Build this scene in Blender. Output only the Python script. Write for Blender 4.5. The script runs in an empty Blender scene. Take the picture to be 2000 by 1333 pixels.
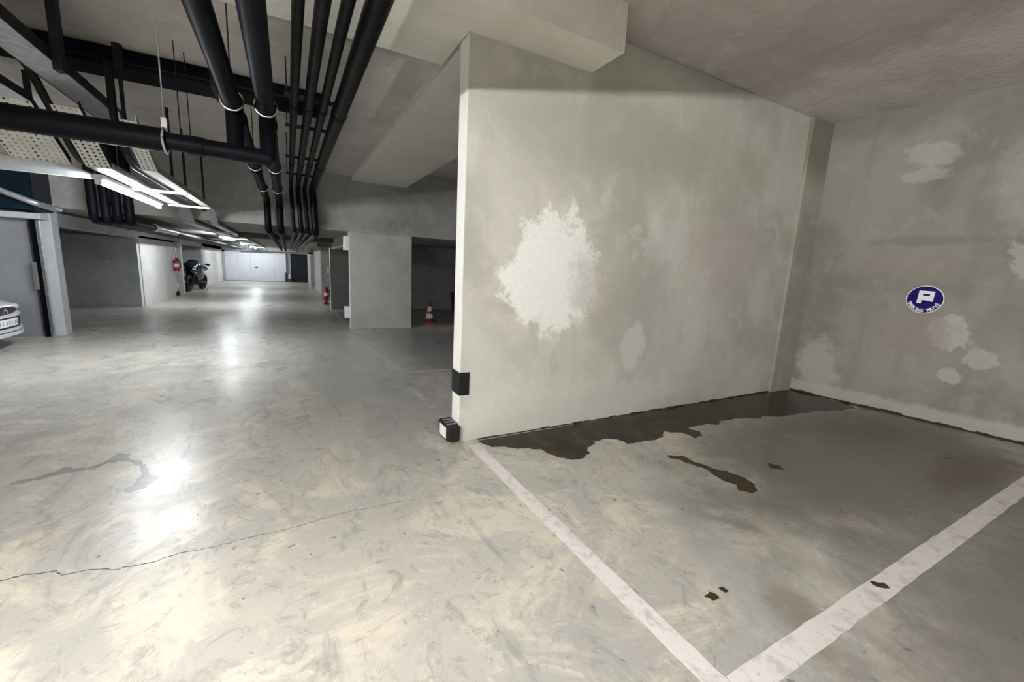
import bpy, bmesh, math, random
from mathutils import Vector, Matrix
random.seed(7)
S = bpy.context.scene
C = S.collection

# ------------------------------------------------------------------ camera, world, exposure
cd = bpy.data.cameras.new('camera'); cam = bpy.data.objects.new('camera', cd); C.objects.link(cam)
cd.sensor_width = 36.0; cd.lens = 801.86 / 2000 * 36; cd.clip_start = 0.02; cd.clip_end = 200
cam.matrix_world = Matrix(((0.880188, 0.038641, -0.473049, 0), (-0.472146, 0.173013, -0.864375, 0),
                           (0.048443, 0.984161, 0.170528, 1.5), (0, 0, 0, 1)))
S.camera = cam
w = bpy.data.worlds.new('world'); S.world = w; w.use_nodes = True
w.node_tree.nodes['Background'].inputs[0].default_value = (0.5, 0.55, 0.6, 1)
w.node_tree.nodes['Background'].inputs[1].default_value = 0.02
S.view_settings.view_transform = 'Standard'; S.view_settings.look = 'None'
S.view_settings.gamma = 1; S.view_settings.use_curve_mapping = False
S.view_settings.exposure = 1.0
LAMP = 140.0            # emission of the fluorescent tubes
LAMP_NEAR = 425.0       # the two lamps of the same row behind the photographer

# ------------------------------------------------------------------ materials
def lk(t, a, b): t.links.new(a, b)
def newmat(name):
    m = bpy.data.materials.new(name); m.use_nodes = True
    t = m.node_tree; b = t.nodes['Principled BSDF']
    return m, t, b
def plain(name, col, rough=0.5, metal=0.0, noise=0.12, scale=12.0, bump=0.0, coat=0.0, spec=.5):
    m, t, b = newmat(name); b.inputs['Specular IOR Level'].default_value = spec
    co = t.nodes.new('ShaderNodeTexCoord'); n = t.nodes.new('ShaderNodeTexNoise')
    n.inputs['Scale'].default_value = scale; n.inputs['Detail'].default_value = 5
    lk(t, co.outputs['Object'], n.inputs['Vector'])
    r = t.nodes.new('ShaderNodeValToRGB')
    r.color_ramp.elements[0].position = .3; r.color_ramp.elements[1].position = .7
    r.color_ramp.elements[0].color = tuple(c * (1 - noise) for c in col) + (1,)
    r.color_ramp.elements[1].color = tuple(min(1, c * (1 + noise)) for c in col) + (1,)
    lk(t, n.outputs['Fac'], r.inputs[0]); lk(t, r.outputs[0], b.inputs['Base Color'])
    b.inputs['Roughness'].default_value = rough; b.inputs['Metallic'].default_value = metal
    if coat: b.inputs['Coat Weight'].default_value = coat
    if bump:
        bp = t.nodes.new('ShaderNodeBump'); bp.inputs['Strength'].default_value = bump; bp.inputs['Distance'].default_value = .01
        lk(t, n.outputs['Fac'], bp.inputs['Height']); lk(t, bp.outputs[0], b.inputs['Normal'])
    return m
def emit(name, col, s):
    m, t, b = newmat(name)
    b.inputs['Base Color'].default_value = (*col, 1)
    b.inputs['Emission Color'].default_value = (*col, 1); b.inputs['Emission Strength'].default_value = s
    return m

class Tree:
    """small helper to write colour mixes on object coordinates"""
    def __init__(s, t):
        s.t = t; s.P = t.nodes.new('ShaderNodeTexCoord').outputs['Object']
    def noise(s, scale, detail=5, rough=.55, dist=0.0, stretch=None, off=(0, 0, 0)):
        n = s.t.nodes.new('ShaderNodeTexNoise')
        n.inputs['Scale'].default_value = scale; n.inputs['Detail'].default_value = detail
        n.inputs['Roughness'].default_value = rough; n.inputs['Distortion'].default_value = dist
        mp = s.t.nodes.new('ShaderNodeMapping'); mp.inputs['Location'].default_value = off
        if stretch:
            mp.inputs['Scale'].default_value = stretch[:3]
            if len(stretch) > 3: mp.inputs['Rotation'].default_value = (0, 0, stretch[3])
        lk(s.t, s.P, mp.inputs[0]); lk(s.t, mp.outputs[0], n.inputs['Vector'])
        return n.outputs['Fac']
    def ramp(s, v, a, b):
        m = s.t.nodes.new('ShaderNodeMapRange'); m.interpolation_type = 'SMOOTHSTEP'
        m.inputs['From Min'].default_value = a; m.inputs['From Max'].default_value = b
        lk(s.t, v, m.inputs['Value']); return m.outputs[0]
    def math(s, op, a, b):
        m = s.t.nodes.new('ShaderNodeMath'); m.operation = op
        for i, v in enumerate((a, b)):
            if isinstance(v, (int, float)): m.inputs[i].default_value = v
            else: lk(s.t, v, m.inputs[i])
        return m.outputs[0]
    def blob(s, c, r, edge=.25, amp=.8, nscale=6.0, rot=0.0):
        """irregular patch with centre c and radii r"""
        mp = s.t.nodes.new('ShaderNodeMapping'); mp.vector_type = 'TEXTURE'
        mp.inputs['Location'].default_value = c; mp.inputs['Scale'].default_value = r
        mp.inputs['Rotation'].default_value = (0, 0, rot)
        lk(s.t, s.P, mp.inputs[0])
        ln = s.t.nodes.new('ShaderNodeVectorMath'); ln.operation = 'LENGTH'; lk(s.t, mp.outputs[0], ln.inputs[0])
        nz = s.noise(nscale, 10, .74)
        d = s.math('ADD', ln.outputs['Value'], s.math('MULTIPLY', s.math('SUBTRACT', nz, .5), amp))
        return s.ramp(d, 1 + edge, 1 - edge)
    def mix(s, f, a, b, k=1.0):
        m = s.t.nodes.new('ShaderNodeMix'); m.data_type = 'RGBA'
        if isinstance(f, (int, float)): m.inputs['Factor'].default_value = f
        else: lk(s.t, s.math('MULTIPLY', f, k) if k != 1 else f, m.inputs['Factor'])
        for nm, v in (('A', a), ('B', b)):
            sock = [i for i in m.inputs if i.name == nm and i.type == 'RGBA'][0]
            if isinstance(v, tuple): sock.default_value = (*v, 1)
            else: lk(s.t, v, sock)
        return [o for o in m.outputs if o.type == 'RGBA'][0]

def concrete(name, c1, c2, c3=None, rough=.85, bump=.25, scale=1.0, blobs=(), fine=1.0):
    m, t, b = newmat(name); T = Tree(t)
    big = T.ramp(T.noise(.9 * scale, 4, .55, .4), .38, .64)
    col = T.mix(big, c1, c2)
    mid = T.ramp(T.noise(3.2 * scale, 6, .6, .8, off=(3, 1, 2)), .48, .68)
    col = T.mix(mid, col, c3 or tuple(x * 1.12 for x in c2), .55)
    st = T.ramp(T.noise(3.0, 5, .6, .2, stretch=(1, 1, .18)), .52, .75)
    col = T.mix(st, col, tuple(x * .86 for x in c1), .45)
    for c, r, cc, k, e, am, ns in blobs:
        col = T.mix(T.blob(c, r, e, am, ns), col, cc, k)
    g = T.noise(45 * scale, 6, .7)
    gm = T.ramp(g, .25, .8)
    col = T.mix(gm, col, tuple(x * .8 for x in c1), .22 * fine)
    lk(t, col, b.inputs['Base Color']); b.inputs['Roughness'].default_value = rough
    b.inputs['Specular IOR Level'].default_value = .25
    if bump:
        h = T.math('ADD', T.math('MULTIPLY', g, .35), T.noise(9 * scale, 6, .65))
        bp = t.nodes.new('ShaderNodeBump'); bp.inputs['Strength'].default_value = bump; bp.inputs['Distance'].default_value = .02
        lk(t, h, bp.inputs['Height']); lk(t, bp.outputs[0], b.inputs['Normal'])
    return m

WHT = (.78, .78, .76)
M = {}
M['wall_bay'] = concrete('bay_plaster', (.43, .427, .385), (.55, .547, .505), (.61, .605, .57), bump=.10, blobs=(
    ((2.13, 3.15, 1.46), (.56, 1, .60), (.62, .61, .56), .8, .35, 2.6, 4.0),
    ((2.13, 3.15, 1.46), (.50, 1, .52), (.86, .86, .85), .95, .12, 2.0, 5.0),
    ((3.5, 3.15, 1.85), (.42, 1, .25), (.62, .62, .59), .55, .15, 4.5, 5.0),
    ((3.0, 3.15, 1.3), (.6, 1, .5), (.40, .375, .35), .5, .4, 2.5, 3.0),
    ((4.5, 3.15, 1.75), (.60, 1, .45), (.50, .44, .415), .55, .5, 1.5, 3.0),
    ((3.2, 3.15, .75), (.16, 1, .25), (.66, .65, .62), .6, .2, 2.5, 5.0),
    ((4.15, 3.15, 1.1), (.2, 1, .5), (.60, .59, .56), .5, .2, 4.0, 6.0),
    ((2.3, 3.15, .22), (1.6, 1, .30), (.66, .66, .62), .6, .4, 2.6, 3.0),
    ((3.0, 3.15, 2.75), (1.6, 1, .35), (.37, .365, .31), .6, .5, 2.0, 2.0),
    ((4.6, 3.15, .35), (1.2, 1, .28), (.58, .59, .56), .45, .4, 2.5, 4.0)))
M['pilaster'] = concrete('pilaster_concrete', (.33, .32, .285), (.40, .39, .35), bump=.15, blobs=(
    ((6.1, 3.1, 3.3), (.6, 1, .45), (.20, .18, .145), .8, .5, .5, 3.0),))
B0 = (.50, .485, .45)
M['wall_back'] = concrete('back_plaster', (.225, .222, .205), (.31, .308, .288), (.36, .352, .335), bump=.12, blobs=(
    ((6.4, 1.67, 1.05), (1, .17, .20), B0, .75, .12, 3.2, 5.0),
    ((6.4, 2.10, 3.02), (1, .22, .13), B0, .55, .25, 2.6, 5.0),
    ((6.4, 2.15, 2.78), (1, .20, .07), B0, .5, .25, 2.6, 5.0),
    ((6.4, 1.58, .58), (1, .10, .10), B0, .7, .12, 2.2, 7.0),
    ((6.4, 1.40, .80), (1, .14, .12), B0, .6, .15, 3.2, 6.0),
    ((6.4, 1.22, 1.9), (1, .14, .22), B0, .6, .15, 3.2, 6.0),
    ((6.4, 1.2, 2.6), (1, .35, .5), (.44, .44, .42), .5, .4, 2.2, 3.0),
    ((6.4, 2.85, .42), (1, .24, .36), (.47, .47, .45), .6, .25, 2.4, 3.5),
    ((6.4, 2.0, .07), (1, 4, .10), (.48, .47, .44), .65, .3, 1.6, 5.0),
    ((6.4, 1.95, 1.0), (1, .35, .25), (.31, .255, .235), .6, .3, 2.6, 4.0),
    ((6.4, 2.1, 1.85), (1, .5, .3), (.33, .285, .265), .5, .4, 2.2, 3.0),
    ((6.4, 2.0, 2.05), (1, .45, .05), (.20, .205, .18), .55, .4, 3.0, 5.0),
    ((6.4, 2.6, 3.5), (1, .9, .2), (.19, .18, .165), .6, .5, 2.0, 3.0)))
M['pier'] = concrete('pier_concrete', (.40, .40, .37), (.48, .48, .45), bump=.12)
M['pier_end'] = plain('white_end_paint', (.80, .80, .78), .6, noise=.04, scale=3)
M['left_wall'] = concrete('left_concrete', (.52, .535, .56), (.60, .615, .64), bump=.12)
M['left_pale'] = concrete('left_pale_concrete', (.60, .60, .58), (.68, .68, .66), bump=.12)
M['bay_dark'] = concrete('shaded_bay_concrete', (.21, .21, .205), (.26, .26, .25), bump=.15)  # gloom of the right bay put into the wall colour
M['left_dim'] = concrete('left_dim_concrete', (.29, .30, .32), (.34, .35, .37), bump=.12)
M['ceiling'] = concrete('ceiling_concrete', (.50, .47, .455), (.60, .57, .55), bump=.6, scale=1.4)
M['beam'] = concrete('beam_concrete', (.70, .685, .63), (.78, .765, .71), (.80, .79, .74), bump=.45, scale=1.3)
M['step'] = concrete('step_concrete', (.32, .32, .31), (.40, .40, .385), (.45, .45, .43), bump=.5, scale=1.5)
M['dark_conc'] = concrete('dark_concrete', (.12, .12, .12), (.17, .17, .165), bump=.4)  # darker grey concrete for the low far beams

def floor_mat():
    m, t, b = newmat('floor_concrete'); T = Tree(t)
    col = T.mix(T.ramp(T.noise(.35, 4, .55, .5), .38, .62), (.40, .39, .37), (.52, .50, .45))
    col = T.mix(T.ramp(T.noise(1.5, 9, .70, 1.4), .46, .62), col, (.68, .62, .52), .75)
    col = T.mix(T.ramp(T.noise(2.6, 8, .72, 2.2, stretch=(1, .45, 1, .5), off=(4, 2, 0)), .50, .66), col, (.25, .25, .245), .65)
    col = T.mix(T.ramp(T.noise(5.5, 9, .75, 2.4, off=(1, 7, 0)), .52, .66), col, (.22, .21, .20), .6)
    col = T.mix(T.ramp(T.noise(7.5, 9, .75, 2.0, off=(5, 3, 0)), .55, .68), col, (.74, .69, .60), .5)
    # bluish trowelled band and lamp falloff painted as a darker half of the bay
    col = T.mix(T.blob((2.15, 1.45, 0), (.15, .95, 1), .5, 1.6, 3.0, -.45), col, (.355, .365, .38), .6)
    col = T.mix(T.blob((2.55, 1.2, 0), (.10, .75, 1), .4, 2.5, 4.0, -.5), col, (.56, .53, .46), .6)
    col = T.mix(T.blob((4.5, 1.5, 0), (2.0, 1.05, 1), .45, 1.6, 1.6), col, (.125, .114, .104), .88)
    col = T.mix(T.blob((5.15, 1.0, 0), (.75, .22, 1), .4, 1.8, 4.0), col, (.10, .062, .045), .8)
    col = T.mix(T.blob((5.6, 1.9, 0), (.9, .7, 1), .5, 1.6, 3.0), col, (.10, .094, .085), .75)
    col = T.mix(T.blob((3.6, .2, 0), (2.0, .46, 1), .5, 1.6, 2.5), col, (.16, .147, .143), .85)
    col = T.mix(T.blob((2.0, .80, 0), (.10, .22, 1), .5, 2.0, 5.0, -.6), col, (.23, .20, .15), .7)
    # shade of the dark right bays painted into their floor, grey tyre lane
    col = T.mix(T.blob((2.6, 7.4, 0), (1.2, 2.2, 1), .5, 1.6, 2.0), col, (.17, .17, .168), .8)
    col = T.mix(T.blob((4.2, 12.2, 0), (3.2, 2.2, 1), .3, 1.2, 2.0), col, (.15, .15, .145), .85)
    col = T.mix(T.blob((.75, 6.4, 0), (.6, 3.2, 1), .6, 1.6, 2.0), col, (.30, .30, .295), .6)
    # small droppings
    sp = T.ramp(T.noise(15, 3, .5, .3, off=(9, 9, 0)), .70, .73)
    col = T.mix(sp, col, (.13, .12, .11), .8)
    g = T.noise(70, 5, .7)
    col = T.mix(T.ramp(g, .3, .8), col, (.33, .32, .30), .22)
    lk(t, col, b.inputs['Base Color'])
    rr = T.noise(1.3, 6, .65, .8)
    mr = t.nodes.new('ShaderNodeMapRange'); mr.inputs['From Min'].default_value = .3; mr.inputs['From Max'].default_value = .7
    mr.inputs['To Min'].default_value = .25; mr.inputs['To Max'].default_value = .40
    lk(t, rr, mr.inputs['Value']); lk(t, mr.outputs[0], b.inputs['Roughness'])
    b.inputs['Specular IOR Level'].default_value = .72
    bp = t.nodes.new('ShaderNodeBump'); bp.inputs['Strength'].default_value = .10; bp.inputs['Distance'].default_value = .01
    lk(t, T.math('ADD', T.math('MULTIPLY', g, .25), T.noise(6, 6, .6)), bp.inputs['Height'])
    lk(t, bp.outputs[0], b.inputs['Normal'])
    return m
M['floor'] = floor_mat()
def paint_mat():
    m, t, b = newmat('worn_white_paint'); T = Tree(t)
    wear = T.ramp(T.noise(7, 10, .78, .8), .49, .64)
    col = T.mix(wear, (.70, .67, .665), (.46, .44, .425), .8)
    col = T.mix(T.ramp(T.noise(28, 5, .7), .58, .68), col, (.42, .40, .38), .7)
    lk(t, col, b.inputs['Base Color']); b.inputs['Roughness'].default_value = .55
    return m
M['paint'] = paint_mat()
M['paint_faint'] = plain('faded_paint', (.42, .415, .41), .5, noise=.25, scale=6)
M['puddle'] = plain('wet_floor', (.034, .025, .015), .18, noise=.6, scale=5, bump=.03, spec=.13)
M['damp'] = plain('damp_stain', (.048, .036, .022), .35, noise=.45, scale=9, spec=.2)
M['scuff'] = plain('grey_scuff', (.27, .265, .26), .3, noise=.2, scale=9)
M['crack'] = plain('crack_dark', (.10, .09, .08), .9)
M['grime'] = plain('black_grime', (.03, .027, .024), .9, noise=.4)
M['black_pipe'] = plain('black_pipe', (.003, .004, .007), .5, noise=.3, scale=7, bump=.15, spec=.10)
M['lagging'] = plain('black_lagging', (.004, .004, .005), .42, noise=.6, scale=11, bump=.7, spec=.14)
M['chrome'] = plain('bright_steel', (.75, .76, .78), .22, 1.0, noise=.06)
M['galv'] = plain('galvanised_steel', (.55, .57, .60), .42, .85, noise=.22, scale=16)
M['tray'] = plain('pale_tray_steel', (.62, .62, .58), .5, .15, noise=.1, scale=14)
M['dark_steel'] = plain('dark_strut', (.02, .022, .03), .55, .2, noise=.3, spec=.2)
M['duct'] = plain('black_duct', (.003, .004, .007), .6, noise=.4, scale=3, spec=.06)
M['teal'] = plain('dark_teal_duct', (.004, .013, .022), .6, noise=.3, scale=3, spec=.1)
M['white_metal'] = plain('white_enamel', (.82, .83, .84), .4, noise=.03)
M['tube'] = emit('tube_glow', (.93, .97, 1.0), LAMP)
M['tube_far'] = emit('tube_glow_far', (.93, .97, 1.0), LAMP * .7)
M['tube_near'] = emit('tube_glow_near', (1.0, .975, .92), LAMP_NEAR)
M['black_rubber'] = plain('black_rubber', (.010, .010, .011), .55, noise=.3, spec=.25)
M['grey_plastic'] = plain('grey_plastic', (.16, .16, .165), .5, noise=.1)
M['reflector'] = plain('white_reflector', (.85, .85, .85), .3, noise=.02)
M['blue'] = plain('sign_blue', (.006, .004, .13), .5, noise=.03, spec=.1)
M['sign_white'] = plain('sign_white', (.80, .80, .82), .4, noise=.02)
M['red'] = plain('signal_red', (.34, .012, .02), .4, noise=.1)
M['door_white'] = plain('door_enamel', (.78, .80, .86), .4, noise=.02, scale=2)
M['door_frame'] = plain('door_frame_grey', (.52, .55, .60), .5, noise=.05)
M['night'] = plain('black_doorway_paint', (.006, .010, .016), .7, noise=.3)
M['silver'] = plain('silver_car_paint', (.78, .78, .82), .3, .2, noise=.03, coat=.6)
M['glass'] = plain('dark_glass', (.02, .024, .03), .08, noise=.1)
M['lens'] = plain('clear_lens', (.80, .82, .85), .15, noise=.05)
M['black_gloss'] = plain('black_gloss', (.008, .009, .016), .22, noise=.2, coat=.5)
M['dark_plastic'] = plain('dark_trim', (.02, .022, .03), .5, noise=.15)
M['ink'] = plain('plate_ink', (.36, .36, .40), .6)
M['cloth'] = plain('pale_cloth', (.38, .38, .36), .9, noise=.2)

# ------------------------------------------------------------------ mesh helpers
class MB:
    def __init__(s): s.v = []; s.f = []
    def add(s, vs, fs):
        k = len(s.v); s.v += [tuple(v) for v in vs]; s.f += [tuple(i + k for i in f) for f in fs]; return s
    def box(s, x0, x1, y0, y1, z0, z1):
        return s.add([(x, y, z) for x in (x0, x1) for y in (y0, y1) for z in (z0, z1)],
                     [(0, 1, 3, 2), (4, 6, 7, 5), (0, 4, 5, 1), (2, 3, 7, 6), (0, 2, 6, 4), (1, 5, 7, 3)])
    def prism(s, poly, z0, z1):
        n = len(poly)
        a = sum(poly[i][0] * poly[(i + 1) % n][1] - poly[(i + 1) % n][0] * poly[i][1] for i in range(n))
        if a < 0: poly = poly[::-1]
        return s.add([(x, y, z0) for x, y in poly] + [(x, y, z1) for x, y in poly],
                     [tuple(range(n - 1, -1, -1)), tuple(range(n, 2 * n))] +
                     [(i, (i + 1) % n, n + (i + 1) % n, n + i) for i in range(n)])
    def tube(s, pts, r, seg=14, bend=0.0, cap=True):
        P = [Vector(p) for p in pts]
        if bend > 0 and len(P) > 2:
            Q = [P[0]]
            for i in range(1, len(P) - 1):
                a = P[i] + (P[i - 1] - P[i]).normalized() * bend; c = P[i] + (P[i + 1] - P[i]).normalized() * bend
                for k in range(7):
                    u = k / 6; Q.append(a * (1 - u) ** 2 + P[i] * 2 * u * (1 - u) + c * u * u)
            Q.append(P[-1]); P = Q
        rs = r if isinstance(r, (list, tuple)) else [r] * len(P)
        t0 = (P[1] - P[0]).normalized()
        up = Vector((0, 0, 1)) if abs(t0.z) < .9 else Vector((1, 0, 0))
        n = t0.cross(up).normalized(); vs = []
        for i, p in enumerate(P):
            t = (P[min(i + 1, len(P) - 1)] - P[max(i - 1, 0)]).normalized()
            n = (n - t * n.dot(t)).normalized(); b = t.cross(n)
            for k in range(seg):
                a = 2 * math.pi * k / seg
                vs.append(p + (n * math.cos(a) + b * math.sin(a)) * rs[i])
        fs = [(i * seg + k, i * seg + (k + 1) % seg, (i + 1) * seg + (k + 1) % seg, (i + 1) * seg + k)
              for i in range(len(P) - 1) for k in range(seg)]
        if cap:
            fs.append(tuple(range(seg - 1, -1, -1))); fs.append(tuple((len(P) - 1) * seg + k for k in range(seg)))
        return s.add(vs, fs)
    def lathe(s, prof, seg=20, c=(0, 0, 0)):
        vs = [(c[0] + r * math.cos(2 * math.pi * k / seg), c[1] + r * math.sin(2 * math.pi * k / seg), c[2] + z)
              for r, z in prof for k in range(seg)]
        n = len(prof)
        fs = [(i * seg + k, i * seg + (k + 1) % seg, (i + 1) * seg + (k + 1) % seg, (i + 1) * seg + k)
              for i in range(n - 1) for k in range(seg)]
        fs.append(tuple(range(seg - 1, -1, -1))); fs.append(tuple((n - 1) * seg + k for k in range(seg)))
        return s.add(vs, fs)
    def torus(s, c, R, r, axis, a0=0, a1=2 * math.pi, seg=20, rs=8):
        ax = Vector(axis).normalized(); u = ax.orthogonal().normalized(); v = ax.cross(u); c = Vector(c)
        full = abs(a1 - a0 - 2 * math.pi) < 1e-4
        n = seg if full else seg + 1; vs = []
        for i in range(n):
            a = a0 + (a1 - a0) * i / seg; d = u * math.cos(a) + v * math.sin(a)
            for k in range(rs):
                b = 2 * math.pi * k / rs
                vs.append(c + d * (R + r * math.cos(b)) + ax * r * math.sin(b))
        fs = [(i * rs + k, i * rs + (k + 1) % rs, ((i + 1) % n) * rs + (k + 1) % rs, ((i + 1) % n) * rs + k)
              for i in range(n if full else n - 1) for k in range(rs)]
        return s.add(vs, fs)
    def ellipsoid(s, c, r, seg=16, rings=10, rot=None):
        vs = []; fs = []
        for i in range(rings + 1):
            th = math.pi * i / rings
            for k in range(seg):
                a = 2 * math.pi * k / seg
                q = Vector((r[0] * math.sin(th) * math.cos(a), r[1] * math.sin(th) * math.sin(a), r[2] * math.cos(th)))
                if rot: q = rot @ q
                vs.append(Vector(c) + q)
        for i in range(rings):
            for k in range(seg):
                fs.append((i * seg + k, (i + 1) * seg + k, (i + 1) * seg + (k + 1) % seg, i * seg + (k + 1) % seg))
        return s.add(vs, fs)
    def loft(s, rings, cap=True):
        n = len(rings[0]); vs = [p for r in rings for p in r]
        fs = [(i * n + k, i * n + (k + 1) % n, (i + 1) * n + (k + 1) % n, (i + 1) * n + k)
              for i in range(len(rings) - 1) for k in range(n)]
        if cap:
            fs.append(tuple(range(n - 1, -1, -1))); fs.append(tuple((len(rings) - 1) * n + k for k in range(n)))
        return s.add(vs, fs)
    def xf(s, m): s.v = [tuple(m @ Vector(v)) for v in s.v]; return s
    def build(s, name, mat, parent=None, smooth=False, bevel=0.0, solid=0.0):
        me = bpy.data.meshes.new(name); me.from_pydata(s.v, [], s.f)
        bm = bmesh.new(); bm.from_mesh(me)
        if smooth: bmesh.ops.remove_doubles(bm, verts=bm.verts, dist=1e-6)
        bmesh.ops.recalc_face_normals(bm, faces=bm.faces)
        bm.to_mesh(me); bm.free()
        me.materials.append(M[mat] if isinstance(mat, str) else mat)
        o = bpy.data.objects.new(name, me); C.objects.link(o)
        if parent: o.parent = parent
        if smooth:
            for p in me.polygons: p.use_smooth = True
            if hasattr(me, 'set_sharp_from_angle'): me.set_sharp_from_angle(angle=math.radians(40))
        if solid:
            md = o.modifiers.new('solid', 'SOLIDIFY'); md.thickness = solid; md.offset = 0
        if bevel:
            md = o.modifiers.new('bevel', 'BEVEL'); md.width = bevel; md.segments = 2; md.limit_method = 'ANGLE'
        return o
def box(*a): return MB().box(*a)
def tag(o, label, cat, group=None):
    o['label'] = label; o['category'] = cat
    if group: o['group'] = group
    return o
def thing(name, label, cat, loc=(0, 0, 0), rz=0.0, group=None):
    o = bpy.data.objects.new(name, None); C.objects.link(o); o.empty_display_size = .1
    o.location = loc; o.rotation_euler = (0, 0, rz)
    return tag(o, label, cat, group)
def struct(o, label=None):
    o['kind'] = 'structure'
    if label: o['label'] = label
    return o
def part(mb, name, mat, root, **k):
    """mesh given in world coordinates, hung under a root that may be moved"""
    M0 = Matrix.Translation(root.location) @ Matrix.Rotation(root.rotation_euler.z, 4, 'Z')
    return mb.xf(M0.inverted()).build(name, mat, root, **k)

# ------------------------------------------------------------------ the setting
def bx(name, mat, *a, bevel=0.0, label=None): return struct(box(*a).build(name, mat, bevel=bevel), label)
FX0, FX1, FY0, FY1 = -9, 8.4, -9, 34
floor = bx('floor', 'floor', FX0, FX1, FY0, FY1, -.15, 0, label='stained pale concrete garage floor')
bx('ceiling', 'ceiling', FX0, FX1, FY0, 9.8, 3.56, 3.75, label='concrete slab above the parking bay')
bx('ceiling_aisle', 'ceiling', FX0, 1.27, 3.77, 9.8, 3.30, 3.56, label='lower concrete slab above the pipes')
b = MB().box(FX0, 2.38, 2.75, 3.15, 3.215, 3.56).box(FX0, 1.24, 3.15, 3.77, 3.215, 3.56)
struct(b.build('ceiling_beam_cross', 'beam'), 'concrete downstand beam crossing above the partition end')
bx('ceiling_beam_long', 'beam', 1.27, 2.42, 3.32, 9.8, 3.215, 3.56, label='wide concrete beam behind the partition')
bx('ceiling_low', 'step', FX0, FX1, 9.8, FY1, 2.15, 3.75, label='stepped down concrete slab over the far aisle')
# partition of the bay, pilaster in its corner, side wall with the sign
pw = struct(MB().box(1.24, 6.6, 3.15, 3.32, 0, 3.56).build('wall_partition', 'wall_bay', bevel=.008), 'plastered partition wall with a white patch')
part(box(1.2395, 1.2405 + .002, 3.152, 3.318, .004, 3.2), 'end_paint', 'pier_end', pw)
part(box(5.82, 6.32, 3.105, 3.15, 0, 3.56), 'pilaster', 'pilaster', pw, bevel=.006)
wb = MB(); XB = lambda y: 6.29 + .107 * (3.15 - y)
wb.prism([(XB(3.15), 3.15), (XB(-3), -3), (XB(-3) + .25, -3), (XB(3.15) + .25, 3.15)], 0, 3.56)
wback = struct(wb.build('wall_right', 'wall_back'), 'blotchy concrete side wall bearing the parking sign')
# rough plaster fillet along the foot of both walls
f = MB(); n = 60
for i in range(n):
    y0 = 3.1 - i * .1; y1 = y0 - .1; h = .012 + .02 * random.random(); d = .012 + .03 * random.random()
    f.box(XB(y0) - d, XB(y1) + .01, y1, y0, 0, h)
part(f, 'foot_grime', 'grime', wback)
f = MB()
for i in range(46):
    x0 = 1.42 + i * .0957; f.box(x0, x0 + .0957, 3.15 - .006 - .012 * random.random(), 3.16, 0, .006 + .01 * random.random())
part(f, 'foot_grime', 'grime', pw)
# enclosing walls out of view
bx('wall_near', 'pier', FX0, FX1, FY0 - .2, FY0, 0, 3.56)
bx('wall_outer_left', 'left_wall', FX0 - .2, FX0, FY0, FY1, 0, 3.56)
bx('wall_outer_right', 'pier', FX1, FX1 + .2, FY0, FY1, 0, 3.56)
# right hand piers and bays
pier = bx('wall_pier', 'pier', 1.2, 2.57, 9.8, 9.98, 0, 2.15, bevel=.01, label='short grey concrete wall right of the aisle')
part(box(1.197, 1.2, 9.805, 9.975, .004, 2.14), 'end_paint', 'pier_end', pier)
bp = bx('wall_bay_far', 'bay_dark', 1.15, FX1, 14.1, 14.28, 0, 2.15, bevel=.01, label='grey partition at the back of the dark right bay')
part(box(1.147, 1.15, 14.1, 14.28, .004, 1.9), 'end_paint', 'pier_end', bp)
bx('trim_1', 'pier', 1.2, 1.36, 9.98, 14.1, 1.86, 2.15, label='concrete lintel over the second right bay')
bx('wall_right_far', 'pier', 1.22, FX1, 19.3, 24.4, 0, 2.15, bevel=.01, label='long grey pier on the far right of the aisle')
w2 = bx('wall_right_end', 'pier', 1.15, FX1, 27.2, 31.2, 0, 2.15, bevel=.01, label='bright pier beside the black doorway')
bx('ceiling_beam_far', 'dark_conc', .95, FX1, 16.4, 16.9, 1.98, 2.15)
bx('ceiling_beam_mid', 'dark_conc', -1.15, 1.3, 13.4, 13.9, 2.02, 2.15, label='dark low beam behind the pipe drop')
# left hand bays
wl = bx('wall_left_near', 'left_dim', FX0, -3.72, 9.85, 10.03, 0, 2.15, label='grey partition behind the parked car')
bx('wall_left_pillar', 'left_wall', -3.57, -3.42, 9.8, 10.05, 0, 2.15, bevel=.012, label='slim concrete pillar on the left of the aisle')
bx('trim_2', 'left_wall', FX0, -3.44, 9.52, 9.8, 1.93, 2.02, bevel=.008, label='pale concrete ledge above the parked car')
bx('trim_3', 'left_wall', -3.75, -3.55, 10.05, 31, 1.86, 2.10, bevel=.015, label='concrete lintel running along the left bays')
bx('wall_left_bay', 'left_wall', FX0, -3.57, 14.75, 14.95, 0, 1.86, label='dark grey partition in the second left bay')
bx('wall_left_mid', 'left_pale', -3.77, -3.55, 14.95, 18.9, 0, 1.93, label='pale wall section with the extinguisher at its end')
bx('wall_left_mid_end', 'left_wall', -3.85, -3.62, 18.9, 19.3, 0, 1.86)
bx('wall_left_column', 'left_pale', -3.85, -3.45, 19.3, 19.55, 0, 2.1, label='pale column in front of the motorcycle')
bx('wall_left_moto', 'left_wall', FX0, -3.57, 24.3, 24.5, 0, 2.15, label='grey wall behind the motorcycle')
bx('wall_left_far', 'left_pale', -3.8, -3.55, 24.5, 31, 0, 2.15, bevel=.01, label='pale pillar and wall left of the garage door')
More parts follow.
